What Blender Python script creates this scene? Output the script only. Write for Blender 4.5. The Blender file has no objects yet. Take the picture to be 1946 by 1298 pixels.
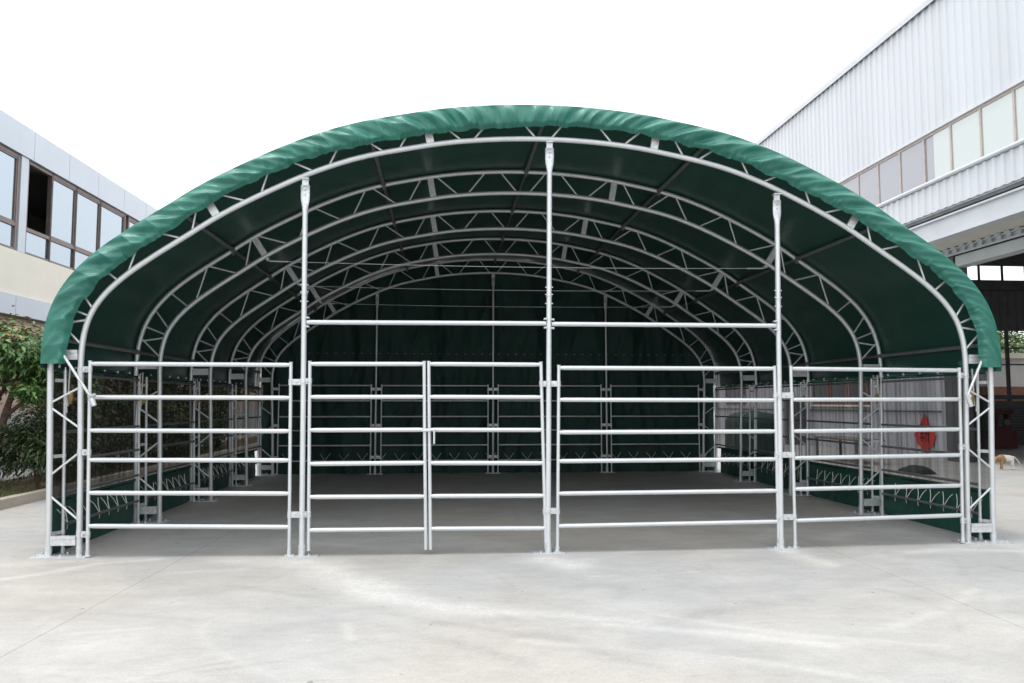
import bpy, math, random
import numpy as np
from mathutils import Vector, Matrix
random.seed(7); rng=np.random.RandomState(3)
sc=bpy.context.scene; C=sc.collection
R=math.radians

# ---------------------------------------------------------------- camera
cd=bpy.data.cameras.new('camera'); cam=bpy.data.objects.new('camera',cd); C.objects.link(cam)
cd.sensor_width=36; cd.lens=36*1507.0/1946; cd.clip_start=.05; cd.clip_end=1500
cam.location=(-0.961,-7.651,1.393)
cam.rotation_euler=(math.pi/2+0.0770,0,-0.0845)
sc.camera=cam

# ---------------------------------------------------------------- world, sun, exposure
SUN_EL,SUN_AZ=R(74),R(-96)      # azimuth measured from +Y towards +X
w=bpy.data.worlds.new('World'); sc.world=w; w.use_nodes=True
nt=w.node_tree; nt.nodes.clear()
out=nt.nodes.new('ShaderNodeOutputWorld'); bg=nt.nodes.new('ShaderNodeBackground')
sky=nt.nodes.new('ShaderNodeTexSky'); sky.sky_type='NISHITA'; sky.sun_disc=False
sky.sun_elevation=SUN_EL; sky.sun_rotation=SUN_AZ; sky.dust_density=4; sky.air_density=1.0
hs=nt.nodes.new('ShaderNodeHueSaturation'); hs.inputs['Saturation'].default_value=.25
mx=nt.nodes.new('ShaderNodeMixRGB'); mx.inputs[0].default_value=.72; mx.inputs[2].default_value=(12.6,12.9,13.2,1)
nt.links.new(sky.outputs[0],hs.inputs['Color']); nt.links.new(hs.outputs[0],mx.inputs[1])
# overcast sky: brighter overhead than at the horizon
wtc=nt.nodes.new('ShaderNodeTexCoord'); wsx=nt.nodes.new('ShaderNodeSeparateXYZ'); wmr=nt.nodes.new('ShaderNodeMapRange'); wmu=nt.nodes.new('ShaderNodeMixRGB')
wmr.inputs['To Min'].default_value=.74; wmr.inputs['To Max'].default_value=1.42; wmu.blend_type='MULTIPLY'; wmu.inputs[0].default_value=1
nt.links.new(wtc.outputs['Generated'],wsx.inputs[0]); nt.links.new(wsx.outputs[2],wmr.inputs[0]); nt.links.new(mx.outputs[0],wmu.inputs[1]); nt.links.new(wmr.outputs[0],wmu.inputs[2])
nt.links.new(wmu.outputs[0],bg.inputs[0]); bg.inputs[1].default_value=.106
nt.links.new(bg.outputs[0],out.inputs[0])
sl=bpy.data.lights.new('sun','SUN'); sun=bpy.data.objects.new('sun',sl); C.objects.link(sun)
sl.energy=0.42; sl.angle=R(4); sl.color=(1,.97,.93)
sd=Vector((math.sin(SUN_AZ)*math.cos(SUN_EL),math.cos(SUN_AZ)*math.cos(SUN_EL),math.sin(SUN_EL)))
sun.rotation_euler=sd.to_track_quat('Z','Y').to_euler(); sun.location=(0,0,30)
sc.view_settings.view_transform='Standard'; sc.view_settings.look='None'
sc.view_settings.exposure=0.72; sc.view_settings.gamma=1; sc.view_settings.use_curve_mapping=False
sc.render.engine='CYCLES'
try:
    sc.cycles.max_bounces=10; sc.cycles.transparent_max_bounces=16; sc.cycles.diffuse_bounces=5
except Exception: pass

# ---------------------------------------------------------------- materials
def mat(name,col,rough=.6,metal=0,var=.12,scale=6,bump=0,bscale=30,spec=.5,col2=None,island=False,stretch=(1,1,1)):
    m=bpy.data.materials.new(name); m.use_nodes=True; n=m.node_tree.nodes; l=m.node_tree.links
    b=n['Principled BSDF']; b.inputs['Roughness'].default_value=rough; b.inputs['Metallic'].default_value=metal
    b.inputs['Specular IOR Level'].default_value=spec
    tc=n.new('ShaderNodeTexCoord'); mp=n.new('ShaderNodeMapping'); mp.inputs['Scale'].default_value=stretch
    l.new(tc.outputs['Object'],mp.inputs[0])
    nz=n.new('ShaderNodeTexNoise'); nz.inputs['Scale'].default_value=scale; nz.inputs['Detail'].default_value=5
    l.new(mp.outputs[0],nz.inputs['Vector'])
    rp=n.new('ShaderNodeValToRGB'); rp.color_ramp.elements[0].position=.3; rp.color_ramp.elements[1].position=.7
    a=[max(0,c*(1-var)) for c in col]; c2=col2 or [min(1,c*(1+var)) for c in col]
    rp.color_ramp.elements[0].color=(*a,1); rp.color_ramp.elements[1].color=(*c2,1)
    if island:
        g=n.new('ShaderNodeNewGeometry'); l.new(g.outputs['Random Per Island'],rp.inputs[0])
        rp.color_ramp.elements[0].position=0; rp.color_ramp.elements[1].position=1
    else: l.new(nz.outputs[0],rp.inputs[0])
    l.new(rp.outputs[0],b.inputs['Base Color'])
    if bump:
        bn=n.new('ShaderNodeTexNoise'); bn.inputs['Scale'].default_value=bscale; bn.inputs['Detail'].default_value=4
        l.new(mp.outputs[0],bn.inputs['Vector'])
        bp=n.new('ShaderNodeBump'); bp.inputs['Strength'].default_value=bump; bp.inputs['Distance'].default_value=.02
        l.new(bn.outputs[0],bp.inputs['Height']); l.new(bp.outputs[0],b.inputs['Normal'])
    m.diffuse_color=(*col,1)
    return m
M={}
M['galv']=mat('galvanised_steel',(.63,.655,.67),.38,.42,.04,12,.02,60)
M['galv2']=mat('galvanised_plate',(.62,.645,.66),.45,.45,.16,40,.08,80)
M['purlin']=mat('shaded_galvanised_steel',(.20,.205,.21),.5,.5,.15,14)  # galvanised purlins and side rails, their shade put into the base colour
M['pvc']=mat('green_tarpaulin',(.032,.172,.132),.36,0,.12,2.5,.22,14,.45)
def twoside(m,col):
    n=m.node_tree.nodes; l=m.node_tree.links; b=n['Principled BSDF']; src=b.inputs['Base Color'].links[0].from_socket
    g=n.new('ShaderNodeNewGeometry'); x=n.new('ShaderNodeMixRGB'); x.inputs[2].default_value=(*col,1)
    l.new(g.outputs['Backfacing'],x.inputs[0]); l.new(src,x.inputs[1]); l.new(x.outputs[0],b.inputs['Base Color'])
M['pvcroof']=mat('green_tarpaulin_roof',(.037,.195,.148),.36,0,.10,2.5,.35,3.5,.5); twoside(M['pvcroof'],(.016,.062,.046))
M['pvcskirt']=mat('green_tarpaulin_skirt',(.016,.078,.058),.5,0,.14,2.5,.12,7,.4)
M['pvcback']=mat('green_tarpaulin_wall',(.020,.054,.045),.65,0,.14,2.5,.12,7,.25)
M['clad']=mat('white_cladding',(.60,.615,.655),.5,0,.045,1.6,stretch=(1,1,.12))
M['cladgrey']=mat('grey_cladding',(.50,.50,.54),.55,0,.08,.7,stretch=(1,1,.2))
M['beampaint']=mat('grey_beam_paint',(.52,.54,.57),.5,0,.05,2)
M['beampaint2']=mat('pale_beam_paint',(.50,.54,.54),.5,0,.06,2)
M['soffit']=mat('soffit_board',(.55,.53,.48),.8,0,.06,2)
M['darksteel']=mat('dark_steel',(.10,.10,.105),.6,0,.2,3)
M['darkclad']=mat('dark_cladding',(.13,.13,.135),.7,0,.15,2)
M['hallroof']=mat('hall_roof',(.16,.16,.16),.8,0,.1,1)
M['rust']=mat('rusty_frame',(.22,.10,.085),.7,0,.3,8)
M['brownframe']=mat('bronze_frame',(.20,.155,.145),.45,.2,.1,6)
M['fr2']=mat('taupe_frame',(.45,.38,.35),.5,.1,.1,6)
M['panel']=mat('aluminium_panel',(.52,.56,.62),.38,.25,.03,1.2)
M['cream']=mat('cream_render',(.74,.69,.61),.85,0,.04,1.5,.05,40)
M['pink']=mat('pink_render',(.50,.36,.30),.85,0,.08,1.2,.05,40)
M['white']=mat('white_plastic',(.8,.8,.78),.5)
M['cord']=mat('white_cord',(.75,.74,.70),.8)
M['bark']=mat('bark',(.10,.07,.05),.9,0,.3,20,.5,40)
M['kerb']=mat('kerb_stone',(.42,.37,.31),.85,0,.12,5,.2,30)
M['path']=mat('path_paving',(.42,.41,.40),.85,0,.08,2)
M['soil']=mat('soil',(.12,.09,.055),.95,0,.3,6,.4,20)
M['grass']=mat('grass_blades',(.07,.11,.03),.7,0,.4,5,island=True,col2=(.17,.19,.07))
M['leafA']=mat('tree_leaf',(.05,.13,.03),.45,0,.4,5,island=True,col2=(.17,.30,.09),spec=.5)
M['leafR']=mat('young_leaf',(.16,.19,.05),.45,0,.3,5,island=True,col2=(.34,.17,.07))
M['leafB']=mat('shrub_leaf',(.03,.062,.022),.5,0,.4,5,island=True,col2=(.09,.145,.05))
M['leafC']=mat('far_leaf',(.10,.20,.05),.6,0,.4,5,island=True,col2=(.28,.38,.14))
M['greensheet']=mat('green_sheet',(.018,.05,.038),.7,0,.1,3,.2,6)
M['tyre']=mat('black_rubber',(.03,.03,.03),.8,0,.2,8)
M['wood']=mat('weathered_wood',(.20,.18,.16),.8,0,.2,6)
M['brick']=mat('brick_wall',(.36,.18,.12),.9,0,.25,14)
M['redcloth']=mat('red_decoration',(.62,.03,.025),.6,0,.08,8)
M['black']=mat('black_paint',(.02,.015,.015),.6)
M['maroon']=mat('maroon_machine',(.07,.015,.018),.6,0,.2,4)
M['brass']=mat('ratchet_brass',(.30,.20,.08),.5,.5,.2,20)
M['render']=mat('grey_render',(.55,.55,.53),.85,0,.06,1)
def glass(name,col,rough=.06,g=.5):
    m=bpy.data.materials.new(name); m.use_nodes=True; b=m.node_tree.nodes['Principled BSDF']
    b.inputs['Base Color'].default_value=(*col,1); b.inputs['Roughness'].default_value=rough
    b.inputs['Metallic'].default_value=g
    n=m.node_tree.nodes; l=m.node_tree.links
    tc=n.new('ShaderNodeTexCoord'); nz=n.new('ShaderNodeTexNoise'); nz.inputs['Scale'].default_value=1.3
    bp=n.new('ShaderNodeBump'); bp.inputs['Strength'].default_value=.05; bp.inputs['Distance'].default_value=.05
    l.new(tc.outputs['Object'],nz.inputs['Vector']); l.new(nz.outputs[0],bp.inputs['Height']); l.new(bp.outputs[0],b.inputs['Normal'])
    return m
M['glassL']=glass('office_window_glass',(.40,.46,.52),.05,.9)
M['glassG']=glass('pale_green_glass',(.54,.575,.565),.12,.25)
M['glassD']=glass('grey_glass',(.36,.36,.39),.10,.35)
M['glassK']=glass('dark_glass',(.06,.065,.07),.1,.2)
# shade net: woven fabric one sees through
m=bpy.data.materials.new('shade_net'); m.use_nodes=True; n=m.node_tree.nodes; l=m.node_tree.links; n.clear()
o=n.new('ShaderNodeOutputMaterial'); mi=n.new('ShaderNodeMixShader'); tr=n.new('ShaderNodeBsdfTransparent'); df=n.new('ShaderNodeBsdfDiffuse')
df.inputs[0].default_value=(.022,.024,.023,1); tc=n.new('ShaderNodeTexCoord'); mp=n.new('ShaderNodeMapping'); mp.inputs['Scale'].default_value=(1,14,.25)
nz=n.new('ShaderNodeTexNoise'); nz.inputs['Scale'].default_value=1; nz.inputs['Detail'].default_value=3
mr=n.new('ShaderNodeMapRange'); mr.inputs['From Min'].default_value=.3; mr.inputs['From Max'].default_value=.7; mr.inputs['To Min'].default_value=.60; mr.inputs['To Max'].default_value=.84
l.new(tc.outputs['Object'],mp.inputs[0]); l.new(mp.outputs[0],nz.inputs['Vector']); l.new(nz.outputs[0],mr.inputs[0]); l.new(mr.outputs[0],mi.inputs[0])
l.new(tr.outputs[0],mi.inputs[1]); l.new(df.outputs[0],mi.inputs[2]); l.new(mi.outputs[0],o.inputs[0]); M['net']=m
m=m.copy(); m.name='shade_net_dense'; M['netd']=m
for q_ in m.node_tree.nodes:
    if q_.type=='MAP_RANGE': q_.inputs['To Min'].default_value=.70; q_.inputs['To Max'].default_value=.93
    if q_.type=='BSDF_DIFFUSE': q_.inputs[0].default_value=(.030,.027,.025,1)

# ---------------------------------------------------------------- helpers
ORI={}
class MB:
    def __init__(s): s.v=[]; s.f=[]; s.s=[]
    def add(s,v,f,smooth=False):
        k=len(s.v); s.v+=[tuple(p) for p in v]; s.f+=[tuple(i+k for i in q) for q in f]; s.s+=[smooth]*len(f)
    def tube(s,pts,r,n=12,cap=True):
        P=[Vector(p) for p in pts]; rs=r if hasattr(r,'__len__') else [r]*len(P)
        t=(P[1]-P[0]).normalized(); a=Vector((0,0,1)) if abs(t.z)<.9 else Vector((1,0,0))
        u=t.cross(a).normalized(); V=[]
        for i,p in enumerate(P):
            t2=(P[min(i+1,len(P)-1)]-P[max(i-1,0)]).normalized()
            u=(u-t2*u.dot(t2)).normalized(); w_=t2.cross(u)
            for j in range(n):
                g=2*math.pi*j/n; V.append(p+(u*math.cos(g)+w_*math.sin(g))*rs[i])
        F=[(i*n+j,i*n+(j+1)%n,(i+1)*n+(j+1)%n,(i+1)*n+j) for i in range(len(P)-1) for j in range(n)]
        s.add(V,F,True)
        if cap:
            s.add(V[:n],[tuple(range(n-1,-1,-1))]); s.add(V[-n:],[tuple(range(n))])
        return s
    def box(s,x0,x1,y0,y1,z0,z1,b=0):
        v=[(x,y,z) for x in (x0,x1) for y in (y0,y1) for z in (z0,z1)]
        s.add(v,[(0,1,3,2),(4,6,7,5),(0,4,5,1),(2,3,7,6),(0,2,6,4),(1,5,7,3)]); return s
    def bar(s,p0,p1,w_,h,up=(0,0,1)):
        p0,p1=Vector(p0),Vector(p1); t=(p1-p0).normalized(); u=t.cross(Vector(up)).normalized(); q=u.cross(t)
        v=[p+u*a*w_/2+q*b*h/2 for p in (p0,p1) for a,b in ((-1,-1),(1,-1),(1,1),(-1,1))]
        s.add(v,[(0,3,2,1),(4,5,6,7),(0,1,5,4),(1,2,6,5),(2,3,7,6),(3,0,4,7)]); return s
    def grid(s,V,nu,nv,smooth=True):
        s.add(V,[(i*nv+j,(i+1)*nv+j,(i+1)*nv+j+1,i*nv+j+1) for i in range(nu-1) for j in range(nv-1)],smooth); return s
    def build(s,name,m,parent=None,origin=(0,0,0),**kw):
        o_=Vector(origin)
        if parent is not None and origin==(0,0,0): o_=ORI[parent.name].copy()
        me=bpy.data.meshes.new(name); me.from_pydata([tuple(Vector(p)-o_) for p in s.v],[],s.f); me.update()
        me.polygons.foreach_set('use_smooth',s.s); me.materials.append(m)
        ob=bpy.data.objects.new(name,me); C.objects.link(ob)
        if parent is not None:
            ob.parent=parent; ob.location=o_-ORI[parent.name]
        else: ob.location=o_
        ORI[ob.name]=o_
        for k,x in kw.items(): ob[k]=x
        return ob
def thing(name,loc,label,cat,group=None):
    ob=bpy.data.objects.new(name,None); ob.empty_display_size=.2; C.objects.link(ob); ob.location=loc; ORI[ob.name]=Vector(loc)
    ob['label']=label; ob['category']=cat
    if group: ob['group']=group
    return ob
def copy_tree(o,parent=None):
    c=o.copy(); C.objects.link(c)
    if parent is not None: c.parent=parent
    for ch in list(o.children): copy_tree(ch,c)
    return c
def struct(o): o['kind']='structure'; return o
RT={}
def rtab(seed,sh):
    if (seed,sh) not in RT: RT[(seed,sh)]=np.random.RandomState(seed).rand(*(sh if isinstance(sh,tuple) else (sh,)))
    return RT[(seed,sh)]
def smooth_noise(x,seed=0):
    x=np.asarray(x,float); r=rtab(seed,4096); i=np.floor(x).astype(int); f=x-i; f=f*f*(3-2*f)
    return r[i%4096]*(1-f)+r[(i+1)%4096]*f
def noise2(x,y,seed=0):
    r=rtab(seed,(256,256)); xi=np.floor(x).astype(int); yi=np.floor(y).astype(int); fx=x-xi; fy=y-yi
    fx=fx*fx*(3-2*fx); fy=fy*fy*(3-2*fy); a=r[xi%256,yi%256]; b=r[(xi+1)%256,yi%256]; c=r[xi%256,(yi+1)%256]; d=r[(xi+1)%256,(yi+1)%256]
    return (a*(1-fx)+b*fx)*(1-fy)+(c*(1-fx)+d*fx)*fy
def fbm(x,y,seed=0,o=4): return sum(noise2(x*2**k,y*2**k,seed+k)/2**k for k in range(o))/sum(1/2**k for k in range(o))

S=2.045   # truss spacing
# ---------------------------------------------------------------- ground
def graded(a,b,step,outer):
    c=list(np.arange(a,b+1e-6,step)); lo=[]; x=a; d=step
    while x>-outer: d*=1.35; x-=d; lo.append(x)
    hi=[]; x=b; d=step
    while x<outer: d*=1.35; x+=d; hi.append(x)
    return np.array(lo[::-1]+c+hi)
gx=graded(-5.6,6.2,.03,400); gy=graded(-4.1,1.0,.03,400)
GX,GY=np.meshgrid(gx,gy,indexing='ij'); nu,nv=GX.shape
def stroke(pts,w_,soft=1.0):
    d=np.full(GX.shape,9e9); P=np.array(pts,float)
    for a,b in zip(P[:-1],P[1:]):
        ab=b-a; t=np.clip(((GX-a[0])*ab[0]+(GY-a[1])*ab[1])/(ab@ab),0,1)
        d=np.minimum(d,np.hypot(GX-a[0]-t*ab[0],GY-a[1]-t*ab[1]))
    return np.exp(-(d/w_)**2*soft)
nb=fbm(GX*8+90,GY*9+90,5,5)
nstreak=fbm((GX-GY*.5)*2.0+30,(GY+GX*.5)*9+30,11)
k=lambda a: np.clip((a-.35)*2.6,0,1)
dust=np.zeros(GX.shape)
def D(pts,w_,amp,n=nb):
    global dust; dust=np.maximum(dust,stroke(pts,w_)*amp*(.62+.38*k(n)))
D([(-2.95,-.25),(-2.54,-.4),(-2.14,-.52)],.20,.75)
D([(-2.3,-.42),(-2.1,-.55),(-1.78,-1.04),(-1.5,-1.5)],.24,1.0)
D([(-1.7,-1.2),(-1.43,-1.69),(-1.12,-1.95),(-.69,-2.22)],.16,.9)
D([(-.9,-2.1),(-.3,-2.35),(.3,-2.55)],.10,.6,nstreak)
D([(-4.45,-.95),(-4.2,-.72),(-3.95,-.35),(-3.5,-.2)],.07,.8)
D([(-4.9,-.45),(-4.3,-.25),(-3.6,-.15)],.10,.4)
D([(-.06,-.5),(.03,-.62),(.15,-.78)],.16,1.1); D([(.0,-.6),(.35,-.55)],.08,.6)
D([(2.25,-.3),(2.28,-.55),(2.35,-.9)],.13,1.0)
D([(3.4,-.45),(3.9,-.35),(4.5,-.5)],.10,.8); D([(4.0,-.2),(5.2,-.05)],.15,.55)
D([(.06,-2.58),(.39,-2.73),(.77,-2.88),(1.27,-3.13)],.06,.55,nstreak)
D([(.5,-2.45),(1.1,-2.9),(1.9,-3.2)],.04,.4,nstreak)
D([(1.84,-2.8),(2.37,-2.47),(2.98,-1.92)],.05,.4); D([(-1.57,-2.44),(-1.5,-2.78)],.03,.6)
D([(2.3,.4),(2.6,.9)],.12,.3); D([(3.0,.3),(3.6,.9),(4.0,.7)],.15,.35)
D([(-2.2,.5),(-1.6,.2)],.08,.3)
D([(-.5,-2.9),(.6,-3.3),(1.5,-3.9)],.05,.35,nstreak); D([(-3.2,-.8),(-2.6,-.7)],.06,.4)
arc=stroke([(-2.2,-1.98),(-2.36,-2.14),(-2.45,-2.3),(-2.46,-2.42),(-2.43,-2.54),(-2.32,-2.81),(-2.12,-3.07),(-1.89,-3.33),(-1.6,-3.63),(-1.3,-3.9)],.016)
dust=np.maximum(dust,arc*.22)
dark=np.zeros(GX.shape)
def K(pts,w_,amp):
    global dark; dark=np.maximum(dark,stroke(pts,w_)*amp*(.3+.7*k(nstreak)))
K([(-2.77,-3.31),(-2.45,-2.99),(-2.11,-2.62),(-1.75,-2.34)],.07,.6); K([(-1.75,-2.34),(-1.36,-2.52),(-.94,-2.88),(-.5,-3.3)],.08,.7)
K([(.4,-2.6),(.56,-2.5),(1.03,-2.28),(1.55,-2.11)],.11,.9); K([(-.23,-2.89),(.03,-3.3),(.32,-3.58)],.07,.8); K([(.2,-3.0),(.5,-2.75)],.12,.7)
K([(-3.25,-1.15),(-2.4,-1.4),(-1.79,-1.81),(-1.1,-2.4)],.04,.5); K([(-4,-1.9),(-3,-2.1),(-2,-2.5)],.04,.4)
K([(2.1,-1.7),(2.9,-1.2)],.10,.5); K([(2.8,-2.6),(3.6,-2.1)],.14,.4); K([(-1.0,-2.45),(-.2,-2.95)],.05,.6); K([(0,-1.6),(1.2,-1.3)],.06,.35)
rs_=np.random.RandomState(5)
for _ in range(26):
    cx,cy,rr,a0=rs_.uniform(-4.5,5),rs_.uniform(-4,-.8),rs_.uniform(.8,4),rs_.uniform(0,6.28); aa=np.linspace(a0,a0+rs_.uniform(.2,.5)*min(1,2/rr)*2,9)
    K([(cx+rr*(math.cos(a)-math.cos(a0)),cy+rr*(math.sin(a)-math.sin(a0))*.7) for a in aa],rs_.uniform(.012,.05),rs_.uniform(.3,.7))
for _ in range(14):
    cx,cy,a0=rs_.uniform(-4.5,5),rs_.uniform(-3.8,.2),rs_.uniform(-.6,.6); l_=rs_.uniform(.1,.7)
    D([(cx,cy),(cx+l_*math.cos(a0),cy+l_*math.sin(a0))],rs_.uniform(.008,.02),rs_.uniform(.3,.6),nb)
g=MB(); g.grid(np.stack([GX,GY,np.zeros_like(GX)],-1).reshape(-1,3).tolist(),nu,nv)
def ground_material():
    m=bpy.data.materials.new('concrete_yard'); m.use_nodes=True; n=m.node_tree.nodes; l=m.node_tree.links; b=n['Principled BSDF']
    b.inputs['Roughness'].default_value=.78; b.inputs['Specular IOR Level'].default_value=.3
    tc=n.new('ShaderNodeTexCoord')
    def noise(s,det,st=(1,1,1),rg=.5,rot=0):
        mp=n.new('ShaderNodeMapping'); mp.inputs['Scale'].default_value=st; mp.inputs['Rotation'].default_value=(0,0,rot); l.new(tc.outputs['Object'],mp.inputs[0])
        z=n.new('ShaderNodeTexNoise'); z.inputs['Scale'].default_value=s; z.inputs['Detail'].default_value=det; z.inputs['Roughness'].default_value=rg; l.new(mp.outputs[0],z.inputs['Vector']); return z.outputs[0]
    def ramp(src,p0,c0,p1,c1):
        r=n.new('ShaderNodeValToRGB'); e=r.color_ramp.elements; e[0].position=p0; e[0].color=(*c0,1); e[1].position=p1; e[1].color=(*c1,1); l.new(src,r.inputs[0]); return r.outputs[0]
    def mixc(f,a,bc,mode='MIX'):
        x=n.new('ShaderNodeMixRGB'); x.blend_type=mode
        if isinstance(f,float): x.inputs[0].default_value=f
        else: l.new(f,x.inputs[0])
        l.new(a,x.inputs[1])
        if isinstance(bc,tuple): x.inputs[2].default_value=(*bc,1)
        else: l.new(bc,x.inputs[2])
        return x.outputs[0]
    base=ramp(noise(.9,6,rg=.6),.3,(.385,.375,.36),.7,(.465,.455,.44))
    st=ramp(noise(2.2,8,(.8,1.5,1),.68,.35),.33,(.885,.885,.885),.67,(1.055,1.055,1.05)); st2=ramp(noise(11,6,(1,1.3,1),.7,.8),.3,(.93,.93,.935),.7,(1.05,1.05,1.045)); st=mixc(1.0,st,st2,'MULTIPLY')
    c=mixc(1.0,base,st,'MULTIPLY')
    fine=ramp(noise(55,6,rg=.75),.3,(.86,.86,.86),.7,(1.10,1.10,1.10)); c=mixc(1.0,c,fine,'MULTIPLY')
    tint=ramp(noise(.35,3),.4,(1.03,1.0,.965),.6,(.975,1.0,1.02)); c=mixc(1.0,c,tint,'MULTIPLY')
    scr=noise(3.0,3,(1,9,1),.5,1.1); scr=ramp(scr,.695,(1,1,1),.715,(1.13,1.13,1.12)); c=mixc(1.0,c,scr,'MULTIPLY')
    scr=noise(2.0,3,(1,14,1),.5,-.55); scr=ramp(scr,.285,(.84,.84,.85),.31,(1,1,1)); c=mixc(1.0,c,scr,'MULTIPLY')
    sp=ramp(noise(9,2,rg=.4),.235,(.45,.45,.45),.262,(1,1,1)); c=mixc(.7,c,sp,'MULTIPLY')
    at=n.new('ShaderNodeAttribute'); at.attribute_name='stain'
    sx=n.new('ShaderNodeSeparateColor'); l.new(at.outputs['Color'],sx.inputs[0])
    bk=ramp(noise(26,7,(1,1.2,1),.75,.5),.36,(.35,.35,.35),.6,(1.35,1.35,1.35))
    def mm(a_,b__):
        x=n.new('ShaderNodeMath'); x.operation='MULTIPLY'; x.use_clamp=True; l.new(a_,x.inputs[0]); l.new(b__,x.inputs[1]); return x.outputs[0]
    c=mixc(mm(sx.outputs[1],bk),c,(.20,.20,.205)); c=mixc(mm(sx.outputs[0],bk),c,(.80,.79,.76))
    # saw-cut joints in the slab
    sep=n.new('ShaderNodeSeparateXYZ'); l.new(tc.outputs['Object'],sep.inputs[0])
    def mth(op,a,b_=None):
        x=n.new('ShaderNodeMath'); x.operation=op
        for i,q in enumerate((a,b_)):
            if q is None: continue
            if isinstance(q,(int,float)): x.inputs[i].default_value=q
            else: l.new(q,x.inputs[i])
        return x.outputs[0]
    def joint(src,other,off,per,sl,wd):
        u=mth('ADD',src,mth('MULTIPLY',other,sl)); u=mth('DIVIDE',mth('SUBTRACT',u,off),per); u=mth('ABSOLUTE',mth('SUBTRACT',u,mth('ROUND',u)))
        return mth('LESS_THAN',mth('MULTIPLY',u,per),wd)
    j=mth('MAXIMUM',joint(sep.outputs[0],sep.outputs[1],-3.29,6.0,-.03,.004),joint(sep.outputs[1],sep.outputs[0],-5.2,6.0,.02,.004))
    c=mixc(mth('MULTIPLY',j,.5),c,(.14,.13,.12))
    l.new(c,b.inputs['Base Color'])
    bp=n.new('ShaderNodeBump'); bp.inputs['Strength'].default_value=.25; bp.inputs['Distance'].default_value=.01
    l.new(noise(60,6,rg=.7),bp.inputs['Height']); l.new(bp.outputs[0],b.inputs['Normal'])
    return m
go=struct(g.build('ground',ground_material()))
ca=go.data.color_attributes.new('stain','FLOAT_COLOR','POINT')
cc=np.zeros((nu*nv,4)); cc[:,0]=np.clip(dust,0,1).ravel()*.42; cc[:,1]=np.clip(dark,0,1).ravel()*.46; cc[:,3]=1
ca.data.foreach_set('color',cc.ravel())

# ---------------------------------------------------------------- arch profile
half=[(0,4.005),(.42,3.993),(.89,3.95),(1.3,3.88),(1.79,3.772),(2.2,3.63),(2.58,3.457),(3.07,3.195),(3.41,2.97),(3.74,2.745),(3.95,2.585),(4.12,2.42),(4.24,2.24),(4.30,2.05),(4.32,1.85),(4.315,1.6),(4.29,.9),(4.265,0)]
def catmull(P,n=10):
    P=[np.array(p) for p in P]; P=[2*P[0]-P[1]]+P+[2*P[-1]-P[-2]]; o=[]
    for i in range(1,len(P)-2):
        # centripetal
        p0,p1,p2,p3=P[i-1:i+3]; t0=0; t1=t0+np.linalg.norm(p1-p0)**.5; t2=t1+np.linalg.norm(p2-p1)**.5; t3=t2+np.linalg.norm(p3-p2)**.5
        for t in np.linspace(t1,t2,n,endpoint=False):
            a1=(t1-t)/(t1-t0)*p0+(t-t0)/(t1-t0)*p1; a2=(t2-t)/(t2-t1)*p1+(t-t1)/(t2-t1)*p2; a3=(t3-t)/(t3-t2)*p2+(t-t2)/(t3-t2)*p3
            b1=(t2-t)/(t2-t0)*a1+(t-t0)/(t2-t0)*a2; b2=(t3-t)/(t3-t1)*a2+(t-t1)/(t3-t1)*a3
            o.append((t2-t)/(t2-t1)*b1+(t-t1)/(t2-t1)*b2)
    o.append(P[-2]); return np.array(o)
full=[(-x,z) for x,z in half[:0:-1]]+half
IN=catmull(full,10)
# even arc-length resample
def resample(P,n):
    d=np.r_[0,np.cumsum(np.linalg.norm(np.diff(P,axis=0),axis=1))]; t=np.linspace(0,d[-1],n)
    return np.stack([np.interp(t,d,P[:,0]),np.interp(t,d,P[:,1])],1)
IN=resample(IN,401)
tg=np.gradient(IN,axis=0); tg/=np.linalg.norm(tg,axis=1)[:,None]; NO=np.stack([-tg[:,1],tg[:,0]],1)   # outward (up / away)
for _ in range(20): NO[1:-1]=(NO[:-2]+NO[1:-1]*2+NO[2:])/4
NO/=np.linalg.norm(NO,axis=1)[:,None]
def off(d): return IN+NO*d
OUT=off(.27)
def at_x(P,x,upper=True):
    m=P[:,1]>1.95; return np.interp(x,P[m][:,0],P[m][:,1])
def idx_x(x):   # index on the roof part nearest x
    c=np.where(IN[:,1]>2.2)[0]; return c[np.argmin(abs(IN[c,0]-x))]
def idx_z(side,z):
    c=np.where((np.sign(IN[:,0])==side)&(IN[:,1]<2.4)&(abs(IN[:,0])>4.1))[0]; return c[np.argmin(abs(IN[c,1]-z))]
p3=lambda p,y=0: (p[0],y,p[1])

shelter=thing('livestock_shelter',(0,0,0),'large open-fronted arched livestock shelter with green tarpaulin roof on galvanised trusses','animal shelter')
# one truss; copied for the others
tr0=MB().tube([p3(p) for p in IN[::2]],.0265,14).build('arch_truss',M['galv'],shelter)
oc=OUT.copy(); MB().tube([p3(p) for p in oc[::2]],.0265,12).build('outer_chord',M['galv'],tr0)
def web(pi,po): MB().tube([p3(pi),p3(po)],.0105,8).build('web_brace',M['galv'],tr0)
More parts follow.
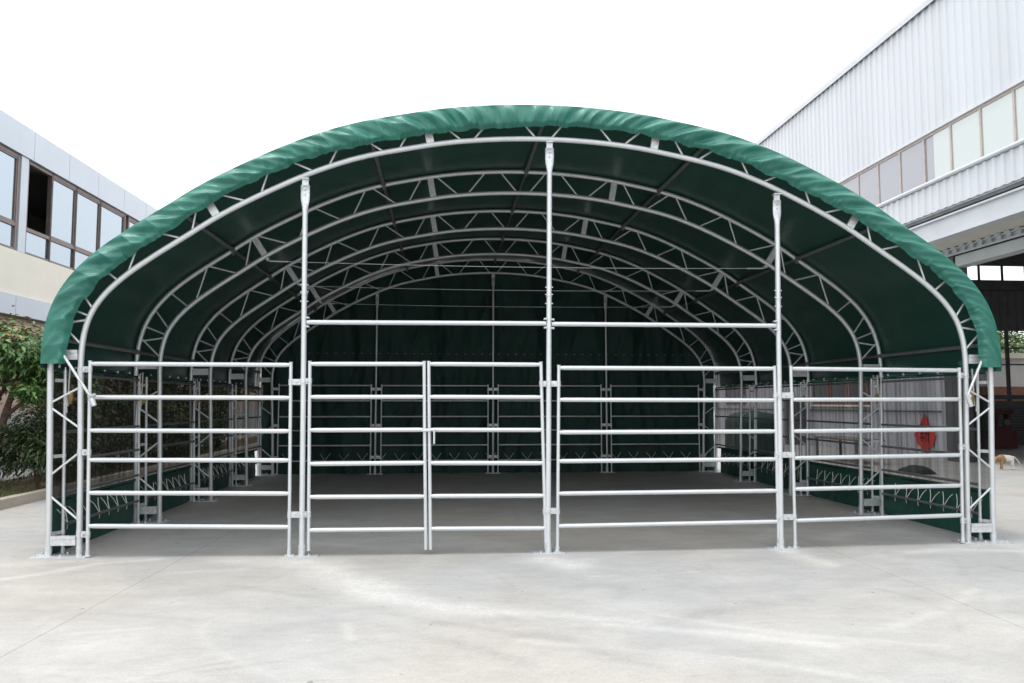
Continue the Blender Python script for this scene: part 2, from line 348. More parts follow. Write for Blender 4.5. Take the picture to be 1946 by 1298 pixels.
# roof: V-shaped pairs meeting on the inner chord
nodes=[0,.76,1.5,2.16,2.80,3.40]
for x in nodes:
    for sgn in ((1,) if x==0 else (1,-1)):
        for dx in (-1,1):
            a=.06 if x<3 else .05; b=.29 if x<3 else .25
            i=idx_x(sgn*(x+dx*a)); j=idx_x(sgn*(x+dx*b)); web(IN[i],OUT[j])
for sgn in (1,-1):
    for a,b in [((3.94,2.585),(3.80,3.04)),((4.02,2.52),(4.26,2.76))]:
        i=idx_x(sgn*a[0]); j=np.argmin(np.hypot(OUT[:,0]-sgn*b[0],OUT[:,1]-b[1])); web(IN[i],OUT[j])
    for zi,zo in [(2.26,2.60),(2.20,2.34),(2.15,2.12),(1.92,2.16),(1.55,1.39)]:
        i=idx_z(sgn,zi); j=np.argmin(np.hypot(OUT[:,0]-sgn*4.57,OUT[:,1]-zo)+ (0 if zo<2.4 else 0)); web(IN[i],OUT[j])
    for zi,zo in [(1.14,1.37),(.94,.72),(.33,.54)]:
        i=idx_z(sgn,zi); j=np.argmin(np.hypot(OUT[:,0]-sgn*4.55,OUT[:,1]-zo)); web(IN[i],OUT[j])
    for xs in (1.10,3.13):
        i=idx_x(sgn*xs); u=NO[i]; t=tg[i]; q=MB()
        a=Vector(p3(IN[i]+u*.012)); b=Vector(p3(IN[i]+u*.258)); q.bar(a,b,.075,.036,up=(0,1,0))
        q.tube([a+Vector((t[0],0,t[1]))*.015+Vector((0,-.024,0)),a+Vector((t[0],0,t[1]))*.015+Vector((0,-.016,0))],.008,6)
        q.build('splice_plate',M['galv2'],tr0)
    for z0,z1,nm in ((1.79,1.88,'splice_plate'),(.10,.185,'foot_channel')):
        q=MB(); xi=abs(IN[idx_z(sgn,(z0+z1)/2),0]); xs=sorted((sgn*(xi+.026),sgn*(xi+.246)))
        q.box(xs[0],xs[1],-.022,.022,z0,z1-.03); q.box(xs[0]+.002,xs[1]-.002,-.026,.026,z1-.028,z1); q.build(nm,M['galv2'],tr0)
    q=MB(); x0,x1=sorted((sgn*4.17,sgn*4.66)); q.box(x0,x1,-.10,.10,0.0005,.010)
    for xx in (4.22,4.40,4.62):
        for yy in (-.075,.075): q.tube([(sgn*xx,yy,.01),(sgn*xx,yy,.028)],.011,6)
    q.build('base_plate',M['galv2'],tr0)
    for xo in (4.265,4.537): MB().tube([(sgn*xo,0,.011),(sgn*xo,0,.10)],.0305,12).build('foot_sleeve',M['galv2'],tr0)
for kk in range(1,5):
    t=copy_tree(tr0,shelter); t.location=(0,kk*S,0)

# purlins
for px in (0.02,1.66,-1.66,3.36,-3.36):
    i=idx_x(px); b=OUT[i]+NO[i]*.0; q=MB(); q.tube([(b[0],-.02,b[1]+.0),(b[0],4*S+.03,b[1]+.0)],.021,10)
    for kk in range(5):
        c=Vector((b[0],kk*S,b[1])); q.tube([c+Vector((0,-.05,0)),c+Vector((0,.05,0))],.032,10)
        q.box(b[0]-.012,b[0]+.012,kk*S-.03,kk*S+.03,b[1]-.06,b[1]-.02)
    q.build('purlin',M['purlin'],shelter)
for sgn in (1,-1):
    j=np.argmin(np.hypot(OUT[:,0]-sgn*4.57,OUT[:,1]-2.0)); b=OUT[j]; q=MB(); q.tube([(b[0],-.02,b[1]),(b[0],4*S+.03,b[1])],.021,10)
    for kk in range(5): q.tube([(b[0],kk*S-.05,b[1]),(b[0],kk*S+.05,b[1])],.032,10)
    q.build('purlin',M['purlin'],shelter)
# tie cables with turnbuckles
for kk in (1,2,3):
    q=MB(); z=3.10; a=[(x,kk*S,z-.03*(1-(x/3.08)**2)) for x in np.linspace(-3.08,3.08,9)]; q.tube(a,.0045,6)
    for sg in (-1,1):
        q.tube([(sg*3.08,kk*S,z),(sg*2.86,kk*S,z-.004)],.010,8); q.tube([(sg*3.10,kk*S-.03,z+.02),(sg*3.10,kk*S+.03,z+.02)],.022,8)
    q.build('tie_cable',M['galv'],shelter)

# ---------------------------------------------------------------- cover
CO=off(.312); CO[:,0]+=np.sign(CO[:,0])*0.0
msk=(CO[:,1]>=1.74); CP=CO[msk]; NP=NO[msk]; arcl=np.r_[0,np.cumsum(np.linalg.norm(np.diff(CP,axis=0),axis=1))]
def cover():
    n=700; t=np.linspace(0,arcl[-1],n); X=np.interp(t,arcl,CP[:,0]); Z=np.interp(t,arcl,CP[:,1]); nx=np.interp(t,arcl,NP[:,0]); nz_=np.interp(t,arcl,NP[:,1])
    ys=np.r_[-.115,-.10,-.07,np.linspace(-.03,4*S+.36,92)]; V=[]
    SAG=np.abs(np.sin(np.pi*ys/S))**.8
    for i in range(n):
        e=min(1,min(t[i],arcl[-1]-t[i])/.6)
        s_=-.012*SAG+.006*(smooth_noise(np.full(ys.shape,t[i]*2.2)+ys*.8,5)-.5)*1.6*SAG
        # slack waves hanging between purlins near the eaves
        s_+=(-.014*np.sin(t[i]*7+ys*1.1)-.007*np.sin(t[i]*17-ys*1.7))*SAG*(1-min(1,min(t[i],arcl[-1]-t[i])/2.2))
        s_[:3]+=np.array([-.012,-.004,0])
        for jj,y in enumerate(ys): V.append((X[i]+nx[i]*s_[jj],y,Z[i]+nz_[i]*s_[jj]))
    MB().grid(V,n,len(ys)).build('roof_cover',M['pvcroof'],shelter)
    # gathered front valance
    n=2200; m_=22; t=np.linspace(0,arcl[-1],n); X=np.interp(t,arcl,CP[:,0]); Z=np.interp(t,arcl,CP[:,1]); nx=np.interp(t,arcl,NP[:,0]); nz_=np.interp(t,arcl,NP[:,1])
    V=[]
    for i in range(n):
        tt=t[i]; side=min(tt,arcl[-1]-tt); drop=.205+.018*math.sin(tt*1.7)+.012*(smooth_noise(tt*3,9)-.5)
        for j in range(m_):
            v=j/(m_-1); dr=(1 if tt<arcl[-1]/2 else -1)*min(1,abs(tt-arcl[-1]/2)/1.2)
            sh=tt-.30*v*dr; wp=smooth_noise(tt*1.1,25)*1.6
            tri=lambda u: 1-abs((u-math.floor(u))-.5)*2
            c1=tri((tt-.42*v*dr)*2.5+wp)**1.4; c2=tri((tt-.16*v*dr)*3.4-wp*.7+v*.25)**1.4; c3=tri(sh*7.3+wp*2+v*.3)
            k1=.35+.9*smooth_noise(tt*1.3+7,26); k2=.3+.9*smooth_noise(tt*1.7+3,27)
            fine_=smooth_noise(tt*19+v*2,23)-.5; fine2=smooth_noise(tt*37+v,24)-.5
            amp=max(0,math.sin(math.pi*min(1,v*.88)))**.75
            ee=.45+.55*min(1,min(tt,arcl[-1]-tt)/1.2); fold=((c1-.4)*k1*.066+(c2-.4)*k2*.050+(c3-.5)*.022)*ee
            y=-.125-.028*math.sin(math.pi*v*.9)-fold*amp+(.026*fine_+.018*fine2)*max(0,v-.45)**1.5*2.2+.05*max(0,v-.85)/.15
            d=-.012-drop*v+.020*fine_*v**3+.010*fine2*v**3+.008*(c1-.4)*k1*v
            V.append((X[i]+nx[i]*d,y,Z[i]+nz_[i]*d))
    MB().grid(V,n,m_).build('valance',M['pvc'],shelter)
    # hem bands with eyelets
    for sg in (-1,1):
        q=MB(); e=CP[0] if sg<0 else CP[-1]; V=[]
        for y in np.linspace(-.10,4*S+.1,160):
            wv=.002*math.sin(y*9)+.002*math.sin(y*23)
            V+=[(e[0]+sg*(.003+wv*.5),y,e[1]+.10),(e[0]+sg*(.006+wv),y,e[1]+.02),(e[0]+sg*(.004+wv*1.6),y,e[1]-.035+wv)]
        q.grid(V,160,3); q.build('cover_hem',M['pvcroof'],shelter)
        for y in np.arange(.25,4*S,.34):
            MB().tube([(e[0]-sg*.012,y,e[1]-.006),(e[0]-sg*.001,y,e[1]-.006)],.013 if int(y*3)%2 else .017,8).build('eyelet',M['white'],shelter)
cover()

# back curtain
def curtain():
    X=np.linspace(-4.56,4.56,260); nz_=90; V=[]
    CB=off(.302)
    for x in X:
        zt=at_x(CB,x)
        for v in np.linspace(0,1,nz_):
            z=.0+v*(zt-.005)
            a=noise2(x*3.0+z*.25+20,z*.35+3,31)-.5; b=noise2(x*8+z*.9+9,z*.6,32)-.5; c=abs(noise2(x*4-z*.8+40,z*.5,33)-.5)
            d=noise2(x*2+z*3+80,z*3-x*2+60,34)-.5
            low=math.exp(-((z-.5)/.4)**2)
            y=4*S+.13+.19*a+.10*b-.05*max(0,.10-c)/.10+.03*d+low*.03*math.sin(x*9)
            y=min(max(y,4*S+.04+.02*float(a)),4*S+.30)
            if 2.30<z<2.48: y-=.012
            V.append((x,y,z))
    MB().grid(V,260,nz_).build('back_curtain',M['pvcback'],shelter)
    q=MB()
    for x in np.arange(-4.3,4.35,.17): q.box(x-.018,x+.018,4*S+.035,4*S+.05,2.36,2.372)
    q.build('curtain_stitching',M['purlin'],shelter)
    q=MB(); 
    for x in np.arange(-4.1,4.2,.36):
        q.tube([(x,4*S+.03,.40),(x+.10,4*S-.02,.27)],.004,5); q.tube([(x+.2,4*S+.03,.40),(x+.10,4*S-.02,.27)],.004,5)
    q.build('lace_cord',M['cord'],shelter)
curtain()
# side nets and skirts
for sg in (-1,1):
    V=[]; ys=np.linspace(.02,4*S+.06,150)
    for y in ys:
        for v in np.linspace(0,1,14):
            z=.47+v*(1.235+.03*(math.sin(y*1.5)*.5)); V.append((sg*(4.565-.01*math.sin(y*5)*math.sin(math.pi*v)+.02*(smooth_noise(y*3,41)-.5)),y,z))
    MB().grid(V,150,14).build('side_net',M['netd'] if sg<0 else M['net'],shelter)
    V=[]; ys=np.linspace(.02,4*S-.22,200)
    for y in ys:
        for v in np.linspace(0,1,14):
            z=v*.494; f_=(smooth_noise(y*4+v,42+sg)-.5)*.03+(smooth_noise(y*11+v*2,45+sg)-.5)*.014; V.append((sg*(4.540+.03*v+.008*(1-v)**3+f_*.6*(1 if y>.3 else .3)),y,z))
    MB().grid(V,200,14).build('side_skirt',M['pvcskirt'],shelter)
    q=MB(); q.box(*sorted((sg*4.540,sg*4.550)),.02,4*S-.1,.485,.51); q.box(*sorted((sg*4.545,sg*4.555)),.02,4*S-.12,1.685,1.705)
    q.build('net_hem',M['pvcskirt'],shelter)
    for kk in range(4):
        q=MB(); y0=kk*S+.17
        while y0<(kk+1)*S-.25:
            d=.17; ja=random.uniform(-.015,.015)
            c0=Vector((sg*4.49,y0+d/2,.255))
            q.tube([(sg*4.552,y0+ja,.40),(sg*4.535,y0+d*.28,.355),c0],.0045,5); q.tube([(sg*4.552,y0+d+ja*.5,.41),(sg*4.535,y0+d*.8,.345),c0],.0045,5)
            q.tube([c0,c0+Vector((sg*.012,.01,-.05))],.0045,5); y0+=.235
        q.build('lace_cord',M['cord'],shelter)
    # straps with ratchets hanging by the trusses
    for kk in (0,1,2,4):
        yb=kk*S+(-.14 if kk else .10); xb=sg*4.46
        q=MB(); q.bar((xb,yb,1.74),(xb+sg*.005,yb,1.36),.004,.022,up=(0,1,0)); 
        q.bar((xb,yb-.09,1.72),(xb-sg*.01,yb-.05,1.30),.004,.018,up=(0,1,0)); q.build('strap',M['cord'],shelter)
        q=MB(); q.tube([(xb-sg*.012,yb,1.50),(xb-sg*.018,yb,1.47),(xb-sg*.02,yb,1.43),(xb-sg*.012,yb,1.38)],[.012,.026,.028,.012],8); q.build('ratchet',M['brass'],shelter)

# ---------------------------------------------------------------- front posts, crossbar, braces
def yf(X,z): return (-.05-.15*(1-(X/4.25)**2))*(1-z/4)
def post(base,top,y_off,zc=None,r=.0255):
    b=Vector(base); t=Vector(top); d=(t-b).normalized(); q=MB()
    q.tube([b+d*.011/d.z,t-d*.32,t-d*.27],[r,r,r*1.03],16)
    p=q.build('support_post',M['galv'],shelter)
    q=MB(); n=12
    secs=[(.29,r,r),(.24,r*1.15,r*.9),(.18,r*1.62,r*.45),(.14,r*1.72,r*.32),(.02,r*1.70,r*.32)]; V=[]
    for h,a,bb in secs:
        for j in range(n):
            g_=2*math.pi*j/n; V.append(t-d*h+Vector((math.cos(g_)*a,math.sin(g_)*bb,0)))
    q.add(V,[(i*n+j,i*n+(j+1)%n,(i+1)*n+(j+1)%n,(i+1)*n+j) for i in range(4) for j in range(n)]+[tuple(range(4*n,5*n))],True)
    for hz in (.06,.11): q.tube([t-d*hz+Vector((0,-.02,0)),t-d*hz+Vector((0,.03,0))],.009,6)
    q.build('flattened_head',M['galv2'],p)
    q=MB(); q.box(t.x-.030,t.x+.030,t.y-.005,t.y+.02,t.z-.06,t.z+.035); q.box(t.x-.036,t.x+.036,t.y-.03,t.y+.03,t.z+.036,t.z+.046); q.build('head_bracket',M['galv2'],p)
    q=MB(); q.box(b.x-.15,b.x+.15,b.y-.06,b.y+.06,.0005,.009); q.tube([b+Vector((0,0,.0095)),b+Vector((0,0,.10))],r+.006,14)
    for sx in (-.07,.07): q.tube([b+Vector((sx,-.03,.009)),b+Vector((sx,-.03,.026))],.009,6)
    q.build('base_plate',M['galv2'],p)
    if zc:
        for z in (zc-.03,):
            pass
        m_=b+d*(2.42/d.z); q=MB(); q.tube([m_-d*.004,m_+d*.004],r+.004,14)
        for hz in (-.07,.02,.09):
            c=m_+d*hz; q.tube([c+Vector((-r-.012,0,0)),c+Vector((r+.012,0,0))],.006,6)
        q.build('splice_bolt',M['galv2'],p)
    return p
zt=lambda x: at_x(IN,x)-.075
FP=[((-2.25,-.165,0),(-2.313,0,3.505)),((.007,-.20,0),(.062,0,3.935)),((2.262,-.165,0),(2.382,0,3.46))]
for b,t in FP: post(b,t,0,1)
for x in (-2.31,0,2.29):
    post((x,4*S-.02,0),(x,4*S-.01,at_x(IN,x)-.07),0,None,.02)
def on_post(i,z):
    b,t=map(Vector,FP[i]); return b+(t-b)*(z/t.z)
for i,j in ((0,1),(1,2)):
    a=on_post(i,2.15); b=on_post(j,2.155); d=(b-a).normalized(); q=MB(); q.tube([a+d*.028,b-d*.028],.0225,14)
    cb=q.build('crossbar',M['galv'],shelter)
    for e,sg in ((a,1),(b,-1)):
        for hz in (-.042,.042):
            q=MB(); q.tube([e+Vector((sg*.024,-.028,hz)),e+Vector((sg*.044,-.028,hz))],.009,6); q.box(*sorted((e.x+sg*.02,e.x+sg*.05)),e.y-.02,e.y+.02,e.z+hz-.008,e.z+hz+.008); q.build('crossbar_bolt',M['galv2'],cb)
# cover tension bars hanging out at both front corners
for pts,tab in (([(-4.43,-.10,1.82),(-4.165,-.14,1.45)],(-4.125,-.145,1.365)),([(4.43,-.10,1.82),(4.23,-.14,1.46)],(4.262,-.145,1.355))):
    q=MB(); q.tube(pts,.013,10); e=Vector(pts[1]); tb=Vector(tab); q.tube([e-(tb-e).normalized()*.02,e+(tb-e)*.25,tb],[.020,.026,.022],10)
    q.tube([e+Vector((0,-.03,.0)),e+Vector((.03,.02,.01))],.02,8); q.build('tension_bar',M['galv2'],shelter)

# ---------------------------------------------------------------- fence panels
def rail_panel(kind,xl,xr,zl,zr,yfun,label,cat,group,foot=True,r=.0215,rp=.0165,gate=False,clampsL=(),clampsR=(),dl=None,dr=None,topz=.02,side=None):
    """panel between x=xl and x=xr; zl/zr rail heights at the two ends"""
    base=((xl+xr)/2,yfun((xl+xr)/2,0),0); th=thing(kind,base,label,cat,group)
    lx=lambda x,z: x
    zb=.045 if gate else .002
    for x,zz in ((xl,zl),(xr,zr)):
        zt_=zz[0]+topz; xb=x+(.055 if x<0 else -.055)*(1 if abs(x)>3.9 else .6)*(0 if side else 1)
        P=[(xb+(x-xb)*min(1,z/1.7),yfun(x,z),z) for z in (zb,.6,1.2,zt_)]
        po=MB().tube(P,rp,12); 
        p=po.build('upright_post',M['galv'],th)
        MB().tube([P[-1],(P[-1][0],P[-1][1],P[-1][2]+.008)],rp+.003,12).build('post_cap',M['galv2'],p)
        if foot:
            q=MB().tube([(P[0][0],P[0][1],.0),(P[0][0],P[0][1],.055)],rp+.004,12); q.box(P[0][0]-.035,P[0][0]+.035,P[0][1]-.03,P[0][1]+.03,.0095,.014) ; q.build('post_foot',M['galv2'],p)
    for a,b in zip(zl,zr):
        f=lambda x,z: x+( (.055 if x<0 else -.055)*(1 if abs(x)>3.9 else .6)*(0 if side else 1))*(1-min(1,z/1.7))
        A=Vector((f(xl,a),yfun(xl,a),a)); B=Vector((f(xr,b),yfun(xr,b),b)); d=(B-A).normalized()
        q=MB().tube([A+d*(rp-.006),A+d*.06,B-d*.06,B-d*(rp-.006)],[r*.82,r,r,r*.82],14); q.build('rail',M['galv'],th)
    return th
def clamp(th,x0,x1,z,y0,y1,r0=.0165,r1=.0255):
    """band clamp from a panel upright at x0 to a frame tube at x1"""
    q=MB(); sg=1 if x1>x0 else -1
    q.tube([(x0,y0,z-.027),(x0,y0,z+.027)],r0+.005,12); q.tube([(x1,y1,z-.027),(x1,y1,z+.027)],r1+.004,14)
    a=x0+sg*r0; b=x1-sg*r1; q.bar((a,(y0*2+y1)/3-.012,z),(b,(y0+y1*2)/3-.012,z),.004,.054,up=(0,0,1)); q.bar((a,(y0*2+y1)/3+.012,z),(b,(y0+y1*2)/3+.012,z),.004,.054)
    q.tube([((a+b)/2,min(y0,y1)-.030,z),((a+b)/2,max(y0,y1)+.02,z)],.010,6); q.build('clamp',M['galv2'],th)
G1='steel rail panels across the open front'
def px(x,z): return x+((.055 if x<0 else -.055)*(1 if abs(x)>3.9 else .6))*(1-min(1,z/1.7))
z1=[1.752,1.444,1.139,.871,.574,.277]
p1=rail_panel('fence_panel',-4.225,-2.397,z1,[1.745,1.438,1.13,.862,.56,.259],yf,'six-rail steel fence panel closing the left end of the shelter front','fence panel',G1)
g1=rail_panel('gate_leaf',-2.222,-1.157,[1.755,1.445,1.138,.829,.528,.229],[1.758,1.447,1.14,.833,.525,.228],yf,'left leaf of the steel double gate, hung on the post left of it','gate',None,foot=False,gate=True)
g2=rail_panel('gate_leaf',-1.113,-.045,[1.758,1.447,1.139,.832,.528,.232],[1.756,1.444,1.135,.825,.523,.224],yf,'right leaf of the steel double gate carrying the hanging latch pin','gate',None,foot=False,gate=True)
p3_=rail_panel('fence_panel',.128,2.274,[1.726,1.421,1.112,.842,.541,.242],[1.727,1.417,1.115,.846,.544,.251],yf,'wide six-rail steel fence panel just right of the centre post at the front','fence panel',G1)
p4=rail_panel('fence_panel',2.442,4.232,[1.728,1.422,1.114,.855,.557,.257],[1.719,1.427,1.126,.869,.567,.275],yf,'six-rail steel fence panel closing the right end of the shelter front','fence panel',G1)
legx=lambda sg,z: sg*abs(IN[idx_z(sg,max(z,.02)),0])
for z in (1.70,.94,.20): clamp(p1,px(-4.225,z),legx(-1,z),z,yf(-4.225,z),0)
for z in (1.67,.95,.22): clamp(p4,px(4.232,z),legx(1,z),z,yf(4.232,z),0)
def pc(th,x,i,zs):
    for z in zs: c=on_post(i,z); clamp(th,px(x,z),c.x,z+random.uniform(-.004,.004),yf(x,z),c.y)
pc(p1,-2.397,0,(1.59,.37)); pc(g1,-2.222,0,(1.592,.372)); pc(g2,-.045,1,(1.57,.38)); pc(p3_,.128,1,(1.572,.382)); pc(p3_,2.274,2,(1.46,.89,.29)); pc(p4,2.442,2,(1.462,.888,.292))
q=MB(); q.tube([(-1.165,yf(-1.2,1.135)-.03,1.132),(-1.04,yf(-1.1,1.135)-.03,1.14)],.008,10); q.tube([(-1.056,yf(-1.1,1.135)-.032,1.145),(-1.056,yf(-1.1,1.135)-.036,1.01)],.010,10); q.build('latch_pin',M['galv2'],g2)
q=MB(); q.box(-1.17,-1.10,yf(-1.13,1.14)-.022,yf(-1.13,1.14)-.014,1.12,1.155); q.build('latch_plate',M['galv2'],g1)
# back panels (same kind, seen small)
yb=lambda x,z: 4*S-.02
zb=[1.73,1.43,1.12,.85,.56,.26]; GB='steel rail panels across the closed back wall'
for (a,b),lb in zip([(-4.18,-2.40),(-2.20,-.10),(.10,2.18),(2.38,4.19)],['farthest-left steel rail panel along the green back curtain','steel rail panel at the back curtain, left of the central back post','steel rail panel at the back curtain, right of the central back post','farthest-right steel rail panel along the green back curtain']):
    th=rail_panel('fence_panel',a,b,zb,zb,yb,lb,'fence panel',GB,foot=False,r=.015,rp=.014,side=True)
    for x,xp in ((a,min((-4.29,-2.31,0,2.29,4.29),key=lambda v:abs(v-a))),(b,min((-4.29,-2.31,0,2.29,4.29),key=lambda v:abs(v-b)))):
        for z in (1.66,.95,.33): clamp(th,x,xp,z,4*S-.02,4*S-.02,.014,.02)
# side panels: one built, the rest copied
def side_panel(sg,kk,label,src=None):
    grp='steel rail panels along the left net wall' if sg<0 else 'steel rail panels along the right net wall'
    X=sg*4.47; loc=Vector((X,kk*S+S/2,0))
    if src is None:
        th=thing('side_rail_panel',loc,label,'fence panel',grp); ln=lambda z: Vector((sg*.045*z/1.7,0,z))
        for y in (-S/2+.13,S/2-.10):
            c=loc+Vector((0,y,0)); p=MB().tube([c+ln(.002),c+ln(1.70)],.0155,10).build('upright_post',M['galv'],th)
            MB().tube([c,c+ln(.05)],.021,10).build('post_foot',M['galv2'],p)
        for z in (1.655,1.43,1.12,.85,.56,.265):
            MB().tube([loc+Vector((0,-S/2+.14,0))+ln(z),loc+Vector((0,S/2-.11,0))+ln(z)],.0145,10).build('rail',M['purlin'],th)  # galvanised rails in the darker steel: shade painted into the colour
        for y,e in ((-S/2+.13,-S/2),(S/2-.10,S/2)):
            for z in (1.60,.90,.20):
                q=MB(); c=loc+Vector((0,y,0))+ln(z); d=loc+Vector((sg*.07,e,0))+ln(z); q.tube([c-Vector((0,0,.018)),c+Vector((0,0,.018))],.019,10); q.bar(c,d,.005,.032); q.build('clamp',M['galv2'],th)
        return th
    th=copy_tree(src); th.location=loc; th['label']=label; th['group']=grp
    if sg>0: th.rotation_euler.z=math.pi
    return th
bays=['front bay, nearest the camera','second bay from the front','third bay from the front','rearmost bay, beside the back curtain']
sp0=None
for sg,sn in ((-1,'left'),(1,'right')):
    for kk in range(4):
        lb='galvanised rail panel inside the %s net wall, %s'%(sn,bays[kk]); t=side_panel(sg,kk,lb,sp0); sp0=sp0 or t

# ---------------------------------------------------------------- cladding helper (plane x = const, ribs along z)
def clad(q,x,y0,y1,z0,z1,pitch=.25,dep=.035,face=-1):
    ys=[];d=[]
    y=y0
    while y<y1:
        for a,b in ((0,0),(.50,0),(.60,1),(.88,1),(.98,0)):
            if y+a*pitch<y1: ys.append(y+a*pitch); d.append(b)
        y+=pitch
    ys.append(y1); d.append(d[-1]); V=[]
    for yy,dd in zip(ys,d): V+=[(x+face*dep*dd,yy,z0),(x+face*dep*dd,yy,z1)]
    q.add(V,[(2*i,2*i+2,2*i+3,2*i+1) for i in range(len(ys)-1)])
def cladx(q,y,x0,x1,z0,z1,pitch=.25,dep=.035):
    xs=[];d=[]; x=x0
    while x<x1:
        for a,b in ((0,0),(.50,0),(.60,1),(.88,1),(.98,0)):
            if x+a*pitch<x1: xs.append(x+a*pitch); d.append(b)
        x+=pitch
    xs.append(x1); d.append(d[-1]); V=[]
    for xx,dd in zip(xs,d): V+=[(xx,y-dep*dd,z0),(xx,y-dep*dd,z1)]
    q.add(V,[(2*i,2*i+2,2*i+3,2*i+1) for i in range(len(xs)-1)])
# ---------------------------------------------------------------- warehouse (right)
wh=thing('warehouse',(10,12,0),'tall white corrugated warehouse with window band and open bay on the right','warehouse')
YE=46; Y0=-16
q=MB(); clad(q,10,Y0,YE,7.56,10.42,.26,.03); q.box(10.03,10.10,Y0,YE,7.56,10.42); q.build('upper_wall',M['clad'],wh)
q=MB(); q.box(9.90,10.5,Y0,YE,10.47,10.56); q.box(9.90,9.93,Y0,YE,10.40,10.466); q.box(9.955,10.02,Y0,YE,7.50,7.555); q.build('roof_flashing',M['clad'],wh)
q=MB(); q.box(10.5,30.3,Y0,YE,10.46,10.56); q.build('roof',M['hallroof'],wh)
q=MB(); clad(q,10,Y0,YE,5.67,6.30,.26,.03); q.box(10.03,10.10,Y0,YE,5.64,6.30); q.build('lower_wall',M['clad'],wh)
q=MB(); q.tube([(9.95,Y0,6.35),(9.95,YE,6.35)],.045,10); q.box(9.96,10.12,Y0,YE,6.31,6.345); q.build('sill_rail',M['clad'],wh)
q=MB(); q.box(10.10,10.32,Y0,YE,5.05,5.52); q.box(10.04,10.10,Y0,YE,5.49,5.53); q.box(10.04,10.099,Y0,YE,5.05,5.08); q.build('fascia_beam',M['beampaint'],wh)
q=MB(); q.box(10.03,10.6,Y0,YE,5.56,5.635); q.build('eave_soffit',M['darksteel'],wh)
q=MB(); q.box(10.325,11.6,Y0,YE,5.06,5.10); q.build('soffit',M['soffit'],wh)
q=MB(); q.box(10.98,11.03,Y0,11.9,5.0,5.03); q.box(11.031,11.06,Y0,11.9,5.031,5.055)
q.box(11.035,11.05,Y0,11.9,4.9,4.999)
yy=Y0
while yy<11.8:
    q.box(10.985,11.03,yy,yy+.14,4.90,4.998); q.box(10.95,10.978,yy,yy+.16,5.01,5.055); yy+=.30
q.box(10.96,11.03,Y0,11.9,4.87,4.898); q.build('castellated_girder',M['beampaint'],wh)
q=MB(); q.box(11.12,11.4,Y0,10.05,4.60,4.86); q.box(11.06,11.118,Y0,10.05,4.60,4.63); q.build('crane_beam',M['beampaint2'],wh)
WX=11.1
sy=lambda y:(y+7.65)*(WX+.96)/10.96-7.65
sz=lambda z:1.39+(z-1.39)*(WX+.96)/10.96
q=MB(); q.box(WX,WX+.36,10.12,10.62,0,5.055); q.build('corner_column',M['darksteel'],wh)
q=MB(); clad(q,WX,10.63,YE,.0,5.055,.22,.03); q.box(WX+.03,WX+.2,10.63,YE,0,5.055); q.build('side_wall',M['cladgrey'],wh)
# window band
yy=8.40-.97*25; i=0
edges=[]
while yy<YE: edges.append(yy); yy+=.97
edges=[e for e in edges if e>Y0]
for a,b in zip(edges[:-1],edges[1:]):
    q=MB(); q.box(10.0,10.06,a-.03,a+.03,6.345,7.50); q.box(10.0,10.05,a+.03,b-.03,7.44,7.50); q.box(10.0,10.05,a+.03,b-.03,6.345,6.39)
    f=q.build('window',M['fr2'],wh)
    pale=b<8.5
    if a>8.3 and a<8.5:
        MB().box(10.02,10.04,a+.03,b-.35,6.39,7.44).build('pane',M['glassG'],f); MB().box(10.03,10.05,b-.345,b-.03,6.39,7.44).build('pane',M['glassD'],f)
    else: MB().box(10.02,10.04,a+.03,b-.03,6.39,7.44).build('pane',M['glassG'] if pale else M['glassD'],f)
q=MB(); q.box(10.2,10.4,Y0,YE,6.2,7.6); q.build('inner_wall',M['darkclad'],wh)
# far end wall of the bay, with openings (y = 18)
YF=18
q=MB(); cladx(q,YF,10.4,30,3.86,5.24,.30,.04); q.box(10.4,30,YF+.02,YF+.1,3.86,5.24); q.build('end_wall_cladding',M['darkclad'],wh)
q=MB(); q.box(10.4,30,YF-.1,YF+.15,5.25,5.60); q.box(10.4,30,YF-.1,YF+.15,6.13,6.5); q.box(10.4,30,YF,YF+.1,6.51,10.45); q.build('end_wall_girder',M['darksteel'],wh)
q=MB()
for x in np.arange(10.6,30,.85): q.box(x-.03,x+.03,YF,YF+.06,5.601,6.129)
q.build('clerestory_mullion',M['darksteel'],wh)
q=MB(); q.box(10.4,30,YF,YF+.2,0,1.46); q.build('end_wall_plinth',M['darkclad'],wh)
q=MB()
for x in np.arange(18.3-2.35*3,30,2.35): q.box(x-.045,x+.045,YF-.02,YF+.08,1.461,3.859)
for z in (3.27,2.70): q.box(10.4,30,YF+.085,YF+.12,z-.025,z+.025)
q.build('steel_window_frame',M['darksteel'],wh)
q=MB(); q.box(29.9,30.1,Y0,YF,0,10.45); q.box(10.4,29.9,Y0,Y0+.1,5.6,10.4); q.build('far_side_wall',M['darkclad'],wh)
q=MB()
for y in (-12,-6,0,6,12): q.box(10.4,29.8,y,y+.3,9.6,10.0)
q.build('roof_truss',M['darksteel'],wh)
# ground-level windows in the grey side wall
for a,b in ((12.05,13.05),(13.12,14.1),(14.17,15.15),(20.5,22.5),(25,27)):
    a,b=sy(a),sy(b); z0,z1=sz(1.34),sz(2.42); q=MB()
    for box in ((a,b,z0,z0+.07),(a,b,z1-.07,z1),(a,a+.08,z0+.071,z1-.071),(b-.08,b,z0+.071,z1-.071)): q.box(WX-.06,WX-.01,*box)
    f=q.build('rusty_window',M['rust'],wh); MB().box(WX-.045,WX-.033,a+.08,b-.08,z0+.07,z1-.07).build('pane',M['glassK'],f)
q=MB(); q.box(WX-.10,WX-.045,sy(11.9),sy(15.3),sz(1.34)-.06,sz(1.34)-.003); q.build('window_sill',M['cream'],wh)
q=MB(); q.tube([(WX-.07,10.7,1.18),(WX-.07,34,1.10)],.022,8); q.build('conduit_pipe',M['darksteel'],wh)

